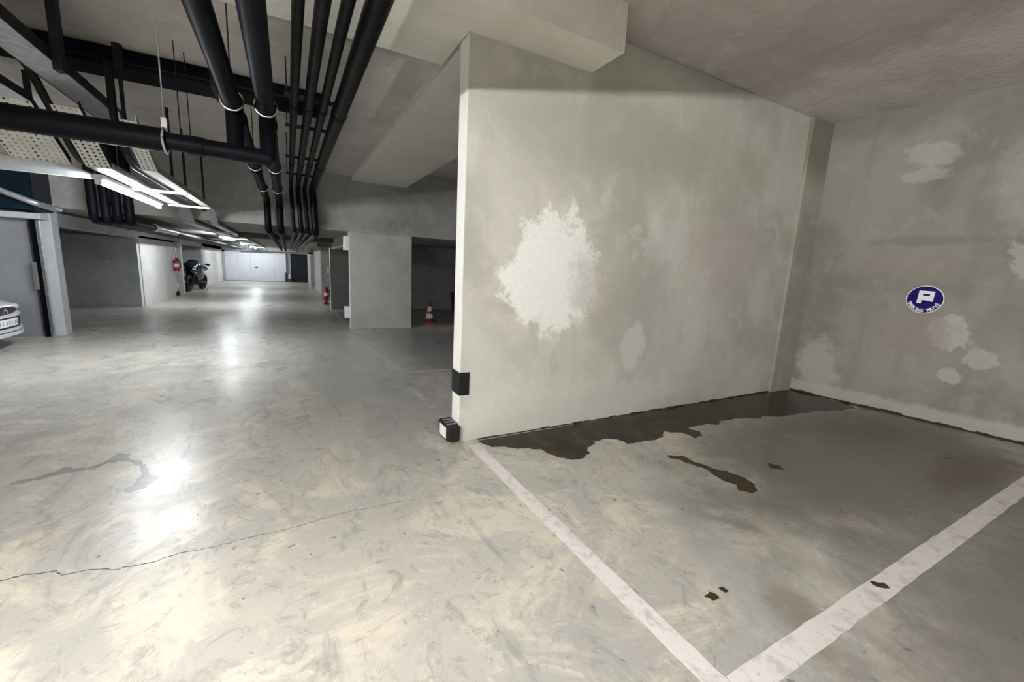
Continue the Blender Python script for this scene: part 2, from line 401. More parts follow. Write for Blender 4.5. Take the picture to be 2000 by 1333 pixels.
# end wall with doorway
e = MB().box(FX0, -3.55, 31.2, 31.4, 0, 2.15).box(-3.55, 1.15, 31.2, 31.4, 1.86, 2.15).box(-.12, .16, 31.2, 31.4, 0, 1.86)
struct(e.build('wall_end', 'pier'), 'pale end wall around the white garage door')
bx('wall_doorway_back', 'night', -.2, 1.3, 32.6, 32.7, 0, 2.15)
bx('wall_doorway_side', 'night', .10, .16, 31.4, 32.6, 0, 2.15)
bx('wall_doorway_lining', 'night', .16, 1.16, 31.24, 31.30, 0, 1.86, label='black doorway panel beside the garage door')
d = bpy.data.objects.new('door_1', None); C.objects.link(d); d.location = (-2.0, 31.2, 0); struct(d, 'white up and over garage door at the far end')
for i in range(5):
    x0 = -3.42 + i * .66
    part(box(x0, x0 + .656, 31.12, 31.16, .02, 1.78), 'panel', 'door_white', d, bevel=.004)
part(MB().box(-3.55, -3.43, 31.08, 31.2, 0, 1.86).box(-.13, -.11, 31.08, 31.2, 0, 1.86).box(-3.55, -.11, 31.08, 31.2, 1.78, 1.86), 'door_frame', 'door_frame', d)
part(MB().box(-1.85, -1.70, 31.09, 31.12, .86, .90).tube([(-1.78, 31.12, .88), (-1.78, 31.06, .88)], .012), 'handle', 'dark_steel', d)

# ------------------------------------------------------------------ floor marks
def floor_poly(name, poly, mat, h, z0=.0005, jit=0.0, sub=3):
    P = [Vector(q) for q in poly]
    for lev in range(3):
        Q = []
        for i, a in enumerate(P):
            c = P[(i + 1) % len(P)]; d_ = c - a; Q.append(a)
            k = random.uniform(-.16, .16) if jit else 0
            if d_.length > .9: k = 0
            Q.append(a + d_ * .5 + Vector((-d_.y, d_.x)) * k)
        P = Q
    return MB().prism([tuple(q) for q in P], z0, h)
PUD = [(1.412, 3.118), (1.472, 2.956), (1.658, 2.844), (1.849, 2.766), (1.884, 2.623), (1.959, 2.509), (2.095, 2.48), (2.184, 2.529), (2.256, 2.638), (2.41, 2.717), (2.569, 2.708), (2.646, 2.623), (2.638, 2.56), (2.795, 2.543), (2.957, 2.525), (3.21, 2.651), (3.344, 2.56), (3.357, 2.408), (3.487, 2.414), (3.57, 2.509), (3.51, 2.628), (3.754, 2.615), (3.925, 2.558), (4.034, 2.602), (3.984, 2.684), (4.34, 2.594), (4.774, 2.505), (5.052, 2.439), (5.506, 2.423), (5.836, 2.332), (6.168, 2.264), (6.34, 2.45), (6.30, 2.75), (6.27, 3.095), (5.8, 3.10), (5.8, 3.14)]
tag(floor_poly('water_puddle', PUD, 'puddle', .003, jit=.02).build('water_puddle', 'puddle'), 'dark brown water puddle along the foot of the partition wall', 'puddle')
tag(floor_poly('damp_streak', [(2.805, 2.244), (2.92, 2.179), (2.955, 1.96), (3.02, 1.83), (3.06, 1.716), (3.024, 1.617), (2.891, 1.546), (2.821, 1.618), (2.89, 1.674), (2.848, 1.76), (2.889, 1.911), (2.829, 2.077), (2.772, 2.2)], 'damp', .002, jit=.012).build('damp_streak', 'damp'), 'long brown damp streak on the bay floor in front of the puddle', 'stain')
tag(floor_poly('damp_spot', [(3.488, 1.791), (3.554, 1.736), (3.495, 1.655), (3.426, 1.71)], 'damp', .002, jit=.006).build('damp_spot', 'damp'), 'small lone brown damp spot right of the long streak', 'stain')
for i, pl in enumerate(([(1.695, 1.053), (1.741, 1.064), (1.761, 1.041), (1.754, 1.016), (1.715, 1.015)], [(1.808, 1.058), (1.836, 1.055), (1.836, 1.025), (1.815, 1.025)], [(2.582, .745), (2.642, .711), (2.625, .677), (2.576, .71)])):
    part(floor_poly('oil_spot', pl, 'damp', .0045, jit=.006), 'oil_spot', 'damp', floor)
part(floor_poly('scuff', [(-1.217, 3.797), (-1.179, 3.92), (-1.089, 3.859), (-1.086, 3.788), (-.993, 3.704), (-.912, 3.54), (-.823, 3.39), (-.86, 3.25), (-.939, 3.208), (-.974, 3.247), (-.937, 3.355), (-.933, 3.448), (-.967, 3.563), (-1.029, 3.675), (-1.122, 3.757), (-1.187, 3.741)], 'scuff', .001, jit=.012), 'wet_mark', 'scuff', floor)
part(floor_poly('scuff', [(-1.62, 3.62), (-1.509, 3.675), (-1.417, 3.786), (-1.286, 3.706), (-1.215, 3.787), (-1.195, 3.744), (-1.261, 3.68), (-1.351, 3.67), (-1.479, 3.62), (-1.6, 3.59)], 'scuff', .001, jit=.012), 'wet_mark', 'scuff', floor)
CR = [(-1.5, 2.50), (-1.202, 2.509), (-1.132, 2.522), (-1.014, 2.491), (-.983, 2.453), (-.925, 2.45), (-.848, 2.437), (-.781, 2.397), (-.725, 2.4), (-.653, 2.387), (-.587, 2.407), (-.526, 2.416), (-.448, 2.402), (-.359, 2.407), (-.278, 2.412), (-.182, 2.418), (-.081, 2.41), (.08, 2.432), (.224, 2.453), (.5, 2.439), (.768, 2.423)]
cr = []
for a, c in zip(CR, CR[1:]):
    for k in range(4): cr.append((a[0] + (c[0] - a[0]) * k / 4, a[1] + (c[1] - a[1]) * k / 4 + random.uniform(-.006, .006)))
wd = [.0035 * (1 - .8 * i / len(cr)) * random.uniform(.6, 1.4) for i in range(len(cr))]
part(MB().prism([(p[0], p[1] - q) for p, q in zip(cr, wd)] + [(p[0], p[1] + q) for p, q in reversed(list(zip(cr, wd)))], .0004, .001), 'crack', 'crack', floor)
def strip(name, a, c, wdt, label, mat='paint', h=.002):
    A = Vector(a); B_ = Vector(c); d_ = (B_ - A); n_ = max(2, int(d_.length / .08)); nn = Vector((-d_.y, d_.x)).normalized() * wdt / 2
    L = [A + d_ * i / n_ + nn * random.uniform(.94, 1.06) for i in range(n_ + 1)]
    R_ = [A + d_ * i / n_ - nn * random.uniform(.94, 1.06) for i in range(n_ + 1)]
    return tag(MB().prism([tuple(p) for p in L] + [tuple(p) for p in reversed(R_)], .0005, h).build(name, mat), label, 'line marking')
strip('parking_line', (1.345, 3.06), (1.365, .55), .10, 'worn white parking line running from the partition end toward the foreground')
strip('parking_line', (1.42, .70), (6.4, .705), .105, 'worn white parking line crossing the bay toward the side wall', h=.0024)
strip('parking_line', (1.345, 5.64), (1.21, 9.5), .055, 'faint pale line leading along the aisle to the short concrete wall', 'paint_faint')
strip('parking_line', (1.37, 5.62), (4.5, 5.75), .05, 'faint pale line turning into the dark bay behind the partition', 'paint_faint')
strip('parking_line', (1.33, 4.05), (1.27, 4.9), .06, 'short faint dash beside the partition end', 'paint_faint')
strip('parking_line', (1.2, 10.1), (1.16, 14.0), .06, 'faint pale line at the mouth of the second right bay', 'paint_faint')

# ------------------------------------------------------------------ things on the partition end and side wall
# black rubber band wrapped round the corner
t = MB(); y0, y1, z0, z1 = 3.142, 3.325, .425, .625
t.prism([(1.232, 3.325), (1.232, 3.141), (1.325, 3.141), (1.325, 3.149), (1.2385, 3.149), (1.2385, 3.325)], z0, z1)
tag(t.build('corner_tape', 'black_rubber', bevel=.004), 'black rubber band wrapped round the white partition end', 'corner guard')
t = thing('bumper_block', 'black rubber bumper block with white reflector at the partition foot', 'bumper', (1.19, 3.23, 0))
part(MB().prism([(1.238, 3.10), (1.135, 3.12), (1.12, 3.34), (1.238, 3.36)], .03, .17), 'body', 'black_rubber', t, bevel=.012)
for k in range(3): part(box(1.14, 1.235, 3.155 + k * .06, 3.175 + k * .06, .168, .178), 'rib', 'grey_plastic', t)
part(MB().add([(1.124, 3.155, .055), (1.117, 3.30, .055), (1.117, 3.30, .15), (1.124, 3.155, .15), (1.130, 3.155, .055), (1.123, 3.30, .055), (1.123, 3.30, .15), (1.130, 3.155, .15)],
     [(0, 1, 2, 3), (4, 7, 6, 5), (0, 4, 5, 1), (1, 5, 6, 2), (2, 6, 7, 3), (3, 7, 4, 0)]), 'reflector', 'reflector', t)
# round parking sign
sy, sz = 1.92, 1.395
sign = thing('parking_sign', 'round blue parking sign with white P on the side wall', 'sign', (XB(sy), sy, sz))
ex = Vector((.107, -1, 0)).normalized(); nrm = Vector((-1, -.107, 0)).normalized(); ez = Vector((0, 0, 1))
SM = Matrix(((ex.x, ez.x, nrm.x, 0), (ex.y, ez.y, nrm.y, 0), (ex.z, ez.z, nrm.z, 0), (0, 0, 0, 1)))
RS = .158
MB().lathe([(RS - .004, 0), (RS, .002), (RS, .006), (RS - .006, .007)], 48).xf(SM).build('rim', 'sign_white', sign, smooth=True)
MB().lathe([(RS - .008, .006), (RS - .008, .0085)], 48).xf(SM).build('disc', 'blue', sign)
def text_mesh(ch, size, mat_, name, parent, bold=0.0):
    cu = bpy.data.curves.new('txt', 'FONT'); cu.body = ch; cu.size = size; cu.align_x = 'CENTER'; cu.extrude = .0008; cu.offset = bold
    o = bpy.data.objects.new('txt', cu); C.objects.link(o)
    dg = bpy.context.evaluated_depsgraph_get(); me = bpy.data.meshes.new_from_object(o.evaluated_get(dg))
    bpy.data.objects.remove(o); bpy.data.curves.remove(cu)
    return me
p = MB()
for a in ((-.066, -.024, -.060, .085), (-.024, .066, .052, .085), (-.024, .066, -.022, .030), (.030, .066, .030, .052)):
    p.box(a[0], a[1], a[2], a[3], .0085, .0105)
p.xf(SM @ Matrix.Rotation(-.05, 4, 'Z') @ Matrix.Translation((.004, .012, 0))).build('letter', 'sign_white', sign)
txt = 'PARKING PRIVÉ'; arc = 138.0; allv = MB()
for i, ch in enumerate(txt):
    if ch == ' ': continue
    ang = math.radians(-90 + (i - (len(txt) - 1) / 2) * arc / (len(txt) - 1) - 2)
    me = text_mesh(ch, .047, None, '', None, .0020)
    R2 = SM @ Matrix.Translation((math.cos(ang) * .142, math.sin(ang) * .142, .0095)) @ Matrix.Rotation(ang + math.pi / 2, 4, 'Z')
    allv.add([R2 @ v.co for v in me.vertices], [tuple(q.vertices) for q in me.polygons]); bpy.data.meshes.remove(me)
allv.build('lettering', 'sign_white', sign)

# ------------------------------------------------------------------ pipes under the ceiling
def ring(root, c, R, axis, name='clamp', r=.007, mat='chrome'):
    part(MB().torus(c, R, r, axis, seg=28, rs=8), name, mat, root, smooth=True)
MP = [  # x, z, radius, lower x, lower z, label, material
    (-.31, 2.60, .058, -.31, 2.03, 'black drain pipe, leftmost of the six running along the aisle ceiling', 'black_pipe'),
    (-.10, 2.60, .060, -.10, 2.03, 'black drain pipe, second from the left of the six aisle pipes', 'black_pipe'),
    (.105, 2.90, .034, .14, 2.06, 'thin black lagged pipe, third from the left of the six aisle pipes', 'lagging'),
    (.225, 2.90, .042, .27, 2.06, 'black lagged pipe, fourth from the left of the six aisle pipes', 'lagging'),
    (.345, 2.90, .036, .385, 2.06, 'black lagged pipe, fifth from the left of the six aisle pipes', 'lagging'),
    (.490, 2.90, .066, .53, 2.04, 'thickest black lagged pipe, rightmost of the six aisle pipes', 'lagging')]
for i, (x, z, r, x2, z2, lab, mt) in enumerate(MP):
    t = thing('ceiling_pipe', lab, 'pipe', (x, 4, z), group='pipes running along the aisle ceiling')
    yb = 9.55 if i < 2 else 9.60
    part(MB().tube([(x, -8.5, z), (x, yb, z), (x2, yb + .02, z2), (x2, 30.5, z2)], r, 18, bend=.16), 'pipe_body', mt, t, smooth=True)
    if i < 2:
        for y in (.2, 3.78, 6.1, 7.9): ring(t, (x, y, z), r + .010, (0, 1, 0), r=.009)
        for y in (.2, 3.80, 6.1, 7.9): part(MB().tube([(x, y, z + r), (x, y, 3.30 if y > 3.77 else 3.56)], .005, 8), 'hanger_rod', 'dark_steel', t)
        for y in (4.25, 6.4): part(MB().tube([(x, y - .06, z), (x, y + .06, z)], r + .008, 18), 'socket', mt, t, smooth=True)
    else:
        for y in (1.2, 4.6, 7.2): part(MB().tube([(x, y - .035, z), (x, y + .035, z)], r + .006, 18), 'joint_band', 'black_pipe', t, smooth=True)
        ring(t, (x2, 9.62, 2.45), r + .005, (0, 0, 1), r=.004)
for y in (4.62, 5.6, 7.22, 8.6):
    t = thing('pipe_bracket', {4.62: 'black cross bracket under the four lagged pipes nearest the camera', 5.6: 'second black cross bracket under the four lagged pipes', 7.22: 'third black cross bracket under the four lagged pipes', 8.6: 'farthest black cross bracket under the four lagged pipes'}[y], 'bracket', (.3, y, 2.98), group='brackets over the lagged pipes')
    part(box(.03, .57, y - .02, y + .02, 2.97, 3.0), 'bar', 'dark_steel', t)
    for x in (.05, .55): part(MB().tube([(x, y, 2.98), (x, y, 3.30)], .006, 8), 'hanger_rod', 'dark_steel', t)
# branch pipe crossing the aisle below
t = thing('branch_pipe', 'black branch pipe crossing the aisle below the drain pipes', 'pipe', (-.31, 3.9, 2.27))
part(MB().tube([(-7.5, 4.25, 2.36), (-.72, 3.88, 2.275)], .078, 18), 'wide_pipe', 'black_pipe', t, smooth=True)
part(MB().tube([(-.74, 3.88, 2.275), (-.08, 3.86, 2.255)], .058, 18), 'narrow_pipe', 'black_pipe', t, smooth=True)
part(MB().tube([(-.31, 3.93, 2.58), (-.31, 3.88, 2.26)], .056, 18), 'drop', 'black_pipe', t, smooth=True)
part(MB().tube([(-.10, 3.95, 2.58), (-.10, 3.86, 2.26), (-.14, 3.86, 2.255)], .056, 18), 'drop', 'black_pipe', t, smooth=True)
part(MB().tube([(-.60, 3.876, 2.27), (-.50, 3.87, 2.268)], .064, 18), 'socket', 'black_pipe', t, smooth=True)
ring(t, (-.72, 3.88, 2.275), .082, (1, -.05, 0), r=.009)
part(MB().box(-.735, -.705, 3.86, 3.90, 2.355, 2.42).tube([(-.72, 3.88, 2.42), (-.72, 3.88, 3.30)], .005, 8), 'clamp_bolt', 'chrome', t)
# black transverse duct against the slab
t = thing('ceiling_duct', 'flat black duct crossing the ceiling above the pipes', 'duct', (-2, 5.65, 3.1))
part(box(-8.5, .42, 5.30, 5.74, 3.14, 3.30), 'duct_body', 'duct', t, bevel=.04)
for x in (-6, -4, -2, -.6): part(box(x, x + .04, 5.28, 5.76, 3.125, 3.30), 'flange', 'dark_steel', t)
part(box(-8.5, .42, 5.29, 5.30, 3.17, 3.18), 'seam', 'dark_steel', t)
# pipes dropping down the step on the left
for i, x in enumerate((-2.80, -2.645, -2.50, -2.345)):
    t = thing('drop_pipe', 'black pipe dropping behind the near lamp, ' + ('leftmost of four', 'second of four from the left', 'third of four from the left', 'rightmost of four')[i], 'pipe', (x, 9.5, 2), group='four black pipes dropping on the left')
    r = .066
    part(MB().tube([(x, 9.5, 3.30), (x, 9.5, 1.99), (x, 30.5, 1.99)], r, 16, bend=.12), 'pipe_body', 'black_pipe', t, smooth=True)
    part(MB().tube([(x, 9.5, 2.22), (x, 9.5, 2.30)], r + .004, 16), 'collar', 'black_pipe', t, smooth=True)
    if i == 3: part(MB().tube([(x + .02, 10.9, 1.99), (x + .03, 12.6, 1.99)], r + .006, 16), 'silver_sleeve', 'galv', t, smooth=True)
# dark box duct and pale conduit at the far left
t = thing('box_duct', 'dark teal box duct hanging above the parked car', 'duct', (-4, 9.4, 2.05))
part(box(-8, -3.38, 9.3, 9.78, 2.06, 2.70), 'duct_body', 'teal', t, bevel=.01)
part(box(-3.40, -3.375, 9.28, 9.79, 2.05, 2.71), 'flange', 'dark_steel', t)
tag(MB().tube([(-6.5, 9.05, 3.2), (-4.0, 9.18, 2.42), (-3.36, 9.22, 2.15), (-3.30, 9.5, 2.12), (-3.30, 9.78, 2.12)], .045, 14, bend=.08).build('conduit', 'galv', smooth=True), 'pale grey conduit slanting across the dark teal duct', 'pipe')
# far cross pipe
t = thing('cross_pipe', 'silver pipe crossing the far aisle in front of the garage door', 'pipe', (0, 25, 1.8))
part(MB().tube([(-2.1, 25, 1.745), (1.0, 25, 1.86)], .035, 12), 'pipe_body', 'galv', t, smooth=True)
part(MB().tube([(.95, 25, 1.858), (1.2, 25, 1.866)], .045, 12), 'end_sleeve', 'black_pipe', t, smooth=True)
for x in (-.95, .75): part(MB().tube([(x, 25, 1.8), (x, 25, 2.15)], .008, 8), 'hanger_rod', 'dark_steel', t)

# ------------------------------------------------------------------ cable trays
def perforated(xa, xb, A, B_, pitch):
    """sheet from (y,z)=A to B_ between xa and xb with a square hole in every cell"""
    m = MB(); L = math.dist(A, B_); nx = max(2, round((xb - xa) / pitch)); ny = max(2, round(L / pitch))
    P = lambda u, v: (xa + (xb - xa) * u, A[0] + (B_[0] - A[0]) * v, A[1] + (B_[1] - A[1]) * v)
    for i in range(nx):
        for j in range(ny):
            o_ = [(0, 0), (1, 0), (1, 1), (0, 1)]; q = [(.33, .28), (.67, .28), (.67, .72), (.33, .72)]
            vs = [P((i + a) / nx, (j + c) / ny) for a, c in o_ + q]
            m.add(vs, [(0, 1, 5, 4), (1, 2, 6, 5), (2, 3, 7, 6), (3, 0, 4, 7)])
    return m
def side(x, A, B_, h=.06, tk=.004):
    return MB().loft([[(x - tk, A[0], A[1]), (x + tk, A[0], A[1]), (x + tk, A[0], A[1] + h), (x - tk, A[0], A[1] + h)],
                      [(x - tk, B_[0], B_[1]), (x + tk, B_[0], B_[1]), (x + tk, B_[0], B_[1] + h), (x - tk, B_[0], B_[1] + h)]])
TR = [('wide perforated cable tray, leftmost of the three stepping down', -2.16, -1.77, (5.0, 2.65), (5.62, 2.28), 2.0, 5.62 + .9),
      ('narrow perforated cable tray, middle of the three stepping down', -1.66, -1.48, (5.0, 2.65), (5.60, 2.28), None, 30.0),
      ('slim perforated cable tray, rightmost of the three beside the near lamp', -1.235, -1.125, (5.0, 2.62), (5.55, 2.30), None, 30.0)]
for i, (lab, xa, xb, A, B_, up, yend) in enumerate(TR):
    t = thing('cable_tray', lab, 'cable tray', (xa, B_[0], B_[1]), group='cable trays above the lamps')
    part(perforated(xa, xb, A, B_, .045 if i < 2 else .036), 'perforated_ramp', 'tray', t, solid=.002)
    for x in (xa, xb): part(side(x, A, B_), 'ramp_side', 'dark_steel' if i < 2 else 'galv', t)
    if up is not None:
        part(box(xa, xb, -8.0, A[0], A[1] - .003, A[1]), 'upper_sheet', 'galv', t)
        for x in (xa, xb): part(box(x - .003, x + .003, -8.0, A[0], A[1] - .003, A[1] + .06), 'upper_side', 'dark_steel', t)
    if i == 0:
        part(box(xa, xb, B_[0], 6.5, B_[1] - .003, B_[1]), 'lower_sheet', 'galv', t)
        part(box(-8, xa, 5.72, 6.5, B_[1] - .003, B_[1]), 'branch_sheet', 'galv', t)
        for y in (5.72, 6.5): part(MB().tube([(-8, y, B_[1] + .02), (-1.9, y, B_[1] + .02)], .028, 10), 'branch_edge', 'tray', t, smooth=True)
    else:
        part(box(xa, xb, B_[0], 9.3, B_[1] - .003, B_[1]), 'lower_sheet', 'tray' if i == 2 else 'galv', t)
        for x in (xa, xb): part(side(x, B_, (9.3, B_[1])), 'lower_side', 'galv', t)
        part(MB().loft([[(xa, 9.3, B_[1]), (xb, 9.3, B_[1]), (xb, 9.3, B_[1] + .05), (xa, 9.3, B_[1] + .05)],
                        [(xa, 9.72, 2.06), (xb, 9.72, 2.06), (xb, 9.72, 2.11), (xa, 9.72, 2.11)],
                        [(xa, yend, 2.06), (xb, yend, 2.06), (xb, yend, 2.11), (xa, yend, 2.11)]]), 'far_channel', 'galv', t)
    if i == 1:
        for y in (6.9, 8.65): part(MB().box(-1.65, -1.11, y - .022, y + .022, 2.245, 2.277), 'rung', 'tray', t, bevel=.003)
        for y in (12, 14, 16, 18.5, 21, 24, 27): part(box(-1.65, -1.11, y - .02, y + .02, 2.03, 2.058), 'rung', 'tray', t)
        part(MB().tube([(-1.26, 5.25, 3.12), (-1.26, 5.25, 2.36)], .016, 10).box(-1.29, -1.23, 5.22, 5.28, 3.10, 3.3), 'hanger_strut', 'dark_steel', t)
    if i == 2:
        for x, y, a in ((-1.27, 7.02, 3.30), (-1.30, 8.0, 3.30), (-1.25, 9.2, 3.30)):
            part(box(x - .014, x + .014, y - .012, y + .012, 2.30, a), 'hanger_strut', 'dark_steel', t)
    if i == 0:
        part(box(-2.0, -1.96, 4.6, 4.64, 2.8, 3.30), 'hanger_strut', 'dark_steel', t)
        part(box(-2.12, -2.08, 5.9, 5.94, 2.28, 3.12), 'hanger_strut', 'dark_steel', t)
t = thing('cable_channel', 'galvanised cable channel running over the branch pipe at upper left', 'cable tray', (-1.52, 5, 2.8))
part(box(-1.63, -1.41, -8, 5.95, 2.797, 2.80), 'channel_sheet', 'galv', t)
for x in (-1.63, -1.41): part(box(x - .004, x + .004, -8, 5.95, 2.795, 2.875), 'channel_side', 'dark_steel', t)
part(box(-1.405, -1.355, 4.36, 4.44, 2.74, 3.30), 'hanger_strut', 'dark_steel', t)
for y in (1.2,): part(box(-1.405, -1.37, y, y + .04, 2.80, 3.56), 'hanger_strut', 'dark_steel', t)
# cables lying between the trays, thin drop wires, loose duct hose
for k, (x, lab) in enumerate(((-1.715, 'thick black cable following the cable trays down between the two wider ones'), (-1.325, 'thick black cable dropping from the ceiling along the narrow tray'))):
    tag(MB().tube(([(x, -7.5, 2.91), (x, 4.85, 2.91)] if k == 0 else [(x, 5.22, 3.13), (x, 5.22, 2.62)]) + [(x, 5.6, 2.34), (x, 9.7, 2.33)], .03, 10, bend=.15).build('power_cable', 'black_rubber', smooth=True), lab, 'cable')
for x, y, zb, lab in ((-.80, 4.9, 2.52, 'thin hanging wire, left of the pair near the clamp'), (-.76, 5.1, 2.45, 'thin hanging wire, right of the pair near the clamp')):
    tag(MB().tube([(x, y - .02, 3.30), (x, y, zb)], .0045, 6).build('hanging_wire', 'dark_steel'), lab, 'wire')
t = thing('air_duct_hose', 'black round duct end hanging above the upper left tray', 'duct', (-2.35, 5.6, 2.9))
part(MB().tube([(-4.2, 6.5, 2.95), (-2.9, 6.4, 2.92), (-2.45, 6.3, 2.88)], .10, 16, bend=.2), 'hose', 'black_pipe', t, smooth=True)
part(MB().torus((-2.45, 6.3, 2.88), .10, .012, (1, -.2, -.1)), 'end_ring', 'dark_steel', t, smooth=True)

# ------------------------------------------------------------------ lamps
def lamp(y0, L, z, tubemat, label, x=-1.72, hz=None):
    t = thing('fluorescent_lamp', label, 'lamp', (x, y0, z), group='fluorescent lamps along the aisle')
    part(MB().prism([(-.05, .012), (-.03, 0), (.03, 0), (.05, .012), (.05, .05), (-.05, .05)], 0, L).xf(Matrix.Translation((x, y0 + L, z + .024)) @ Matrix.Rotation(math.pi / 2, 4, 'X')), 'housing', 'white_metal', t)
    part(MB().tube([(x, y0 + .03, z), (x, y0 + L - .03, z)], .019, 12), 'tube', tubemat, t, smooth=True)
    for yy in (y0, y0 + L - .03): part(box(x - .025, x + .025, yy, yy + .03, z - .025, z + .03), 'end_cap', 'white_metal', t)
    if hz:
        for yy in (y0 + .25, y0 + L - .25): part(MB().tube([(x, yy, z + .06), (x, yy, hz)], .006, 8), 'hanger_rod', 'dark_steel', t)
lamp(6.05, 2.4, 2.20, 'tube', 'nearest glowing fluorescent lamp hanging under the cable trays', hz=2.28)
lamp(14.6, 1.6, 2.04, 'tube', 'second glowing fluorescent lamp along the aisle', hz=2.15)
lamp(20.6, 1.6, 2.02, 'tube_far', 'third glowing fluorescent lamp along the aisle', hz=2.15)
lamp(25.4, 1.5, 2.02, 'tube_far', 'fourth glowing fluorescent lamp along the aisle', hz=2.15)
lamp(29.0, 1.5, 2.02, 'tube_far', 'farthest glowing fluorescent lamp by the garage door', hz=2.15)
lamp(-1.15, 2.4, 2.20, 'tube_near', 'fluorescent lamp behind the viewpoint on the left of the aisle', hz=2.8)
lamp(-6.6, 2.4, 2.20, 'tube_near', 'fluorescent lamp at the back end of the aisle behind the viewpoint', hz=2.8)

# ------------------------------------------------------------------ reflectors, plates, conduits, posts
def refl(x, y, z, lab, s=(.05, .03, .06)):
    t = thing('wall_reflector', lab, 'reflector', (x, y, z), group='white reflectors on wall corners')
    part(box(x - s[0], x + s[0], y - s[1], y + s[1], z - s[2], z + s[2]), 'plate', 'reflector', t, bevel=.01)
    part(box(x - s[0] * .6, x + s[0] * .6, y - s[1] - .004, y - s[1], z - s[2] * .6, z + s[2] * .6), 'lens', 'lens', t)
refl(1.14, 9.86, 1.90, 'white reflector high on the short grey wall', (.06, .06, .15))
refl(1.14, 9.88, .38, 'white reflector low on the short grey wall', (.06, .06, .13))
refl(1.10, 14.12, 1.22, 'pale reflector on the end of the dark bay partition', (.045, .03, .10))
refl(-3.50, 19.28, 1.84, 'white reflector high beside the extinguisher wall', (.07, .04, .07))
refl(-3.58, 18.87, .36, 'white reflector low on the extinguisher wall', (.07, .04, .07))
refl(-3.52, 24.28, 1.86, 'white reflector high on the pillar behind the motorcycle', (.06, .04, .06))
refl(-3.50, 24.45, .32, 'white reflector low on the pillar behind the motorcycle', (.05, .04, .05))
t = thing('bumper_block', 'small black bumper block at the foot of the left wall end', 'bumper', (-3.53, 18.75, 0))
part(MB().prism([(-3.55, 18.62), (-3.47, 18.64), (-3.47, 18.86), (-3.55, 18.88)], .02, .16), 'body', 'black_rubber', t, bevel=.01)
part(box(-3.473, -3.466, 18.68, 18.82, .05, .13), 'face', 'grey_plastic', t)
tag(MB().tube([(-3.53, 18.96, 1.93), (-3.53, 18.96, .05)], .016, 8).tube([(-3.53, 18.96, .95), (-3.56, 18.96, .95)], .02, 8).build('wall_conduit', 'galv'), 'grey conduit down the end of the extinguisher wall', 'pipe')
t = thing('wall_plate', 'small pale notice plate on the dark left partition', 'sign', (-4.18, 14.75, 1.3))
part(box(-4.27, -4.09, 14.738, 14.75, 1.255, 1.345), 'plate', 'cloth', t)
part(MB().box(-4.25, -4.11, 14.735, 14.738, 1.31, 1.325).box(-4.25, -4.13, 14.735, 14.738, 1.28, 1.292), 'lines', 'sign_white', t)
# steel door track and dark gap by the left pillar
t = thing('door_track', 'galvanised door track leaning on the slim left pillar', 'track', (-3.62, 9.78, 0))
part(MB().prism([(-3.575, 9.71), (-3.53, 9.69), (-3.515, 9.705), (-3.555, 9.73), (-3.555, 9.80), (-3.575, 9.80)], 0, 1.92), 'rail', 'galv', t)
part(box(-3.66, -3.575, 9.76, 9.82, 0, 1.93), 'jamb', 'duct', t)
part(MB().box(-3.70, -3.64, 9.74, 9.76, .80, 1.25), 'counterweight', 'grey_plastic', t, bevel=.006)
# posts by the garage door
tag(MB().box(-.18, -.11, 30.98, 31.06, 0, .62).box(-.2, -.09, 30.96, 31.08, 0, .03).build('door_post', 'dark_plastic', bevel=.006), 'short dark post at the right edge of the garage door', 'post')
t = thing('door_sensor', 'white box sensor on a dark foot beside the black doorway', 'sensor', (.05, 31.0, 0))
part(box(.0, .10, 31.0, 31.1, .22, .50), 'box', 'reflector', t, bevel=.01)
part(box(.02, .08, 31.02, 31.08, 0, .22), 'foot', 'dark_plastic', t)

# ------------------------------------------------------------------ fire extinguishers, cone, bin
def extinguisher(loc, label, r=.085, h=.52, stand=0.0):
    t = thing('fire_extinguisher', label, 'fire extinguisher', loc, group='fire extinguishers')
    x, y, z = loc
    part(MB().lathe([(r * .9, 0), (r, .02), (r, h * .78), (r * .8, h * .88), (r * .35, h * .95), (.02, h * .97)], 18, (x, y, z + stand)), 'cylinder', 'red', t, smooth=True)
    part(MB().tube([(x, y, z + stand + h * .95), (x, y, z + stand + h * 1.05)], .022, 10).box(x - .02, x + .09, y - .015, y + .015, z + stand + h * 1.04, z + stand + h * 1.08), 'valve', 'dark_plastic', t)
    part(MB().tube([(x + .03, y, z + stand + h), (x + r + .03, y - .02, z + stand + h * .8), (x + r + .03, y - .02, z + stand + h * .25)], .014, 8, bend=.05), 'hose', 'dark_plastic', t, smooth=True)
    lb = MB(); n_ = 8
    for k in range(n_):
        a0 = -2.4 + 1.9 * k / n_; a1 = -2.4 + 1.9 * (k + 1) / n_; R_ = r + .002
        lb.add([(x + R_ * math.cos(a), y + R_ * math.sin(a), z + stand + q) for q in (h * .35, h * .62) for a in (a0, a1)], [(0, 1, 3, 2)])
    part(lb, 'label_sticker', 'reflector', t)
    if stand: part(MB().lathe([(r * 1.1, 0), (r * 1.1, .03), (r * .5, .05), (r * .5, stand)], 14, (x, y, z)), 'stand', 'dark_plastic', t)
    return t
t = extinguisher((-3.46, 18.55, .88), 'red fire extinguisher hung on the end of the pale left wall', .085, .44)
part(box(-3.55, -3.46, 18.52, 18.58, 1.10, 1.14), 'wall_hook', 'dark_steel', t)
extinguisher((1.13, 15.75, 0), 'red fire extinguisher standing low behind the right partition edge', .085, .42, .14)
cx, cy = 3.36, 10.9
t = thing('traffic_cone', 'red and white traffic cone on the floor of the dark bay', 'cone', (cx, cy, 0))
part(box(cx - .16, cx + .16, cy - .16, cy + .16, 0, .03), 'base', 'red', t, bevel=.01)
cr_ = lambda z: .115 - .095 * z / .5
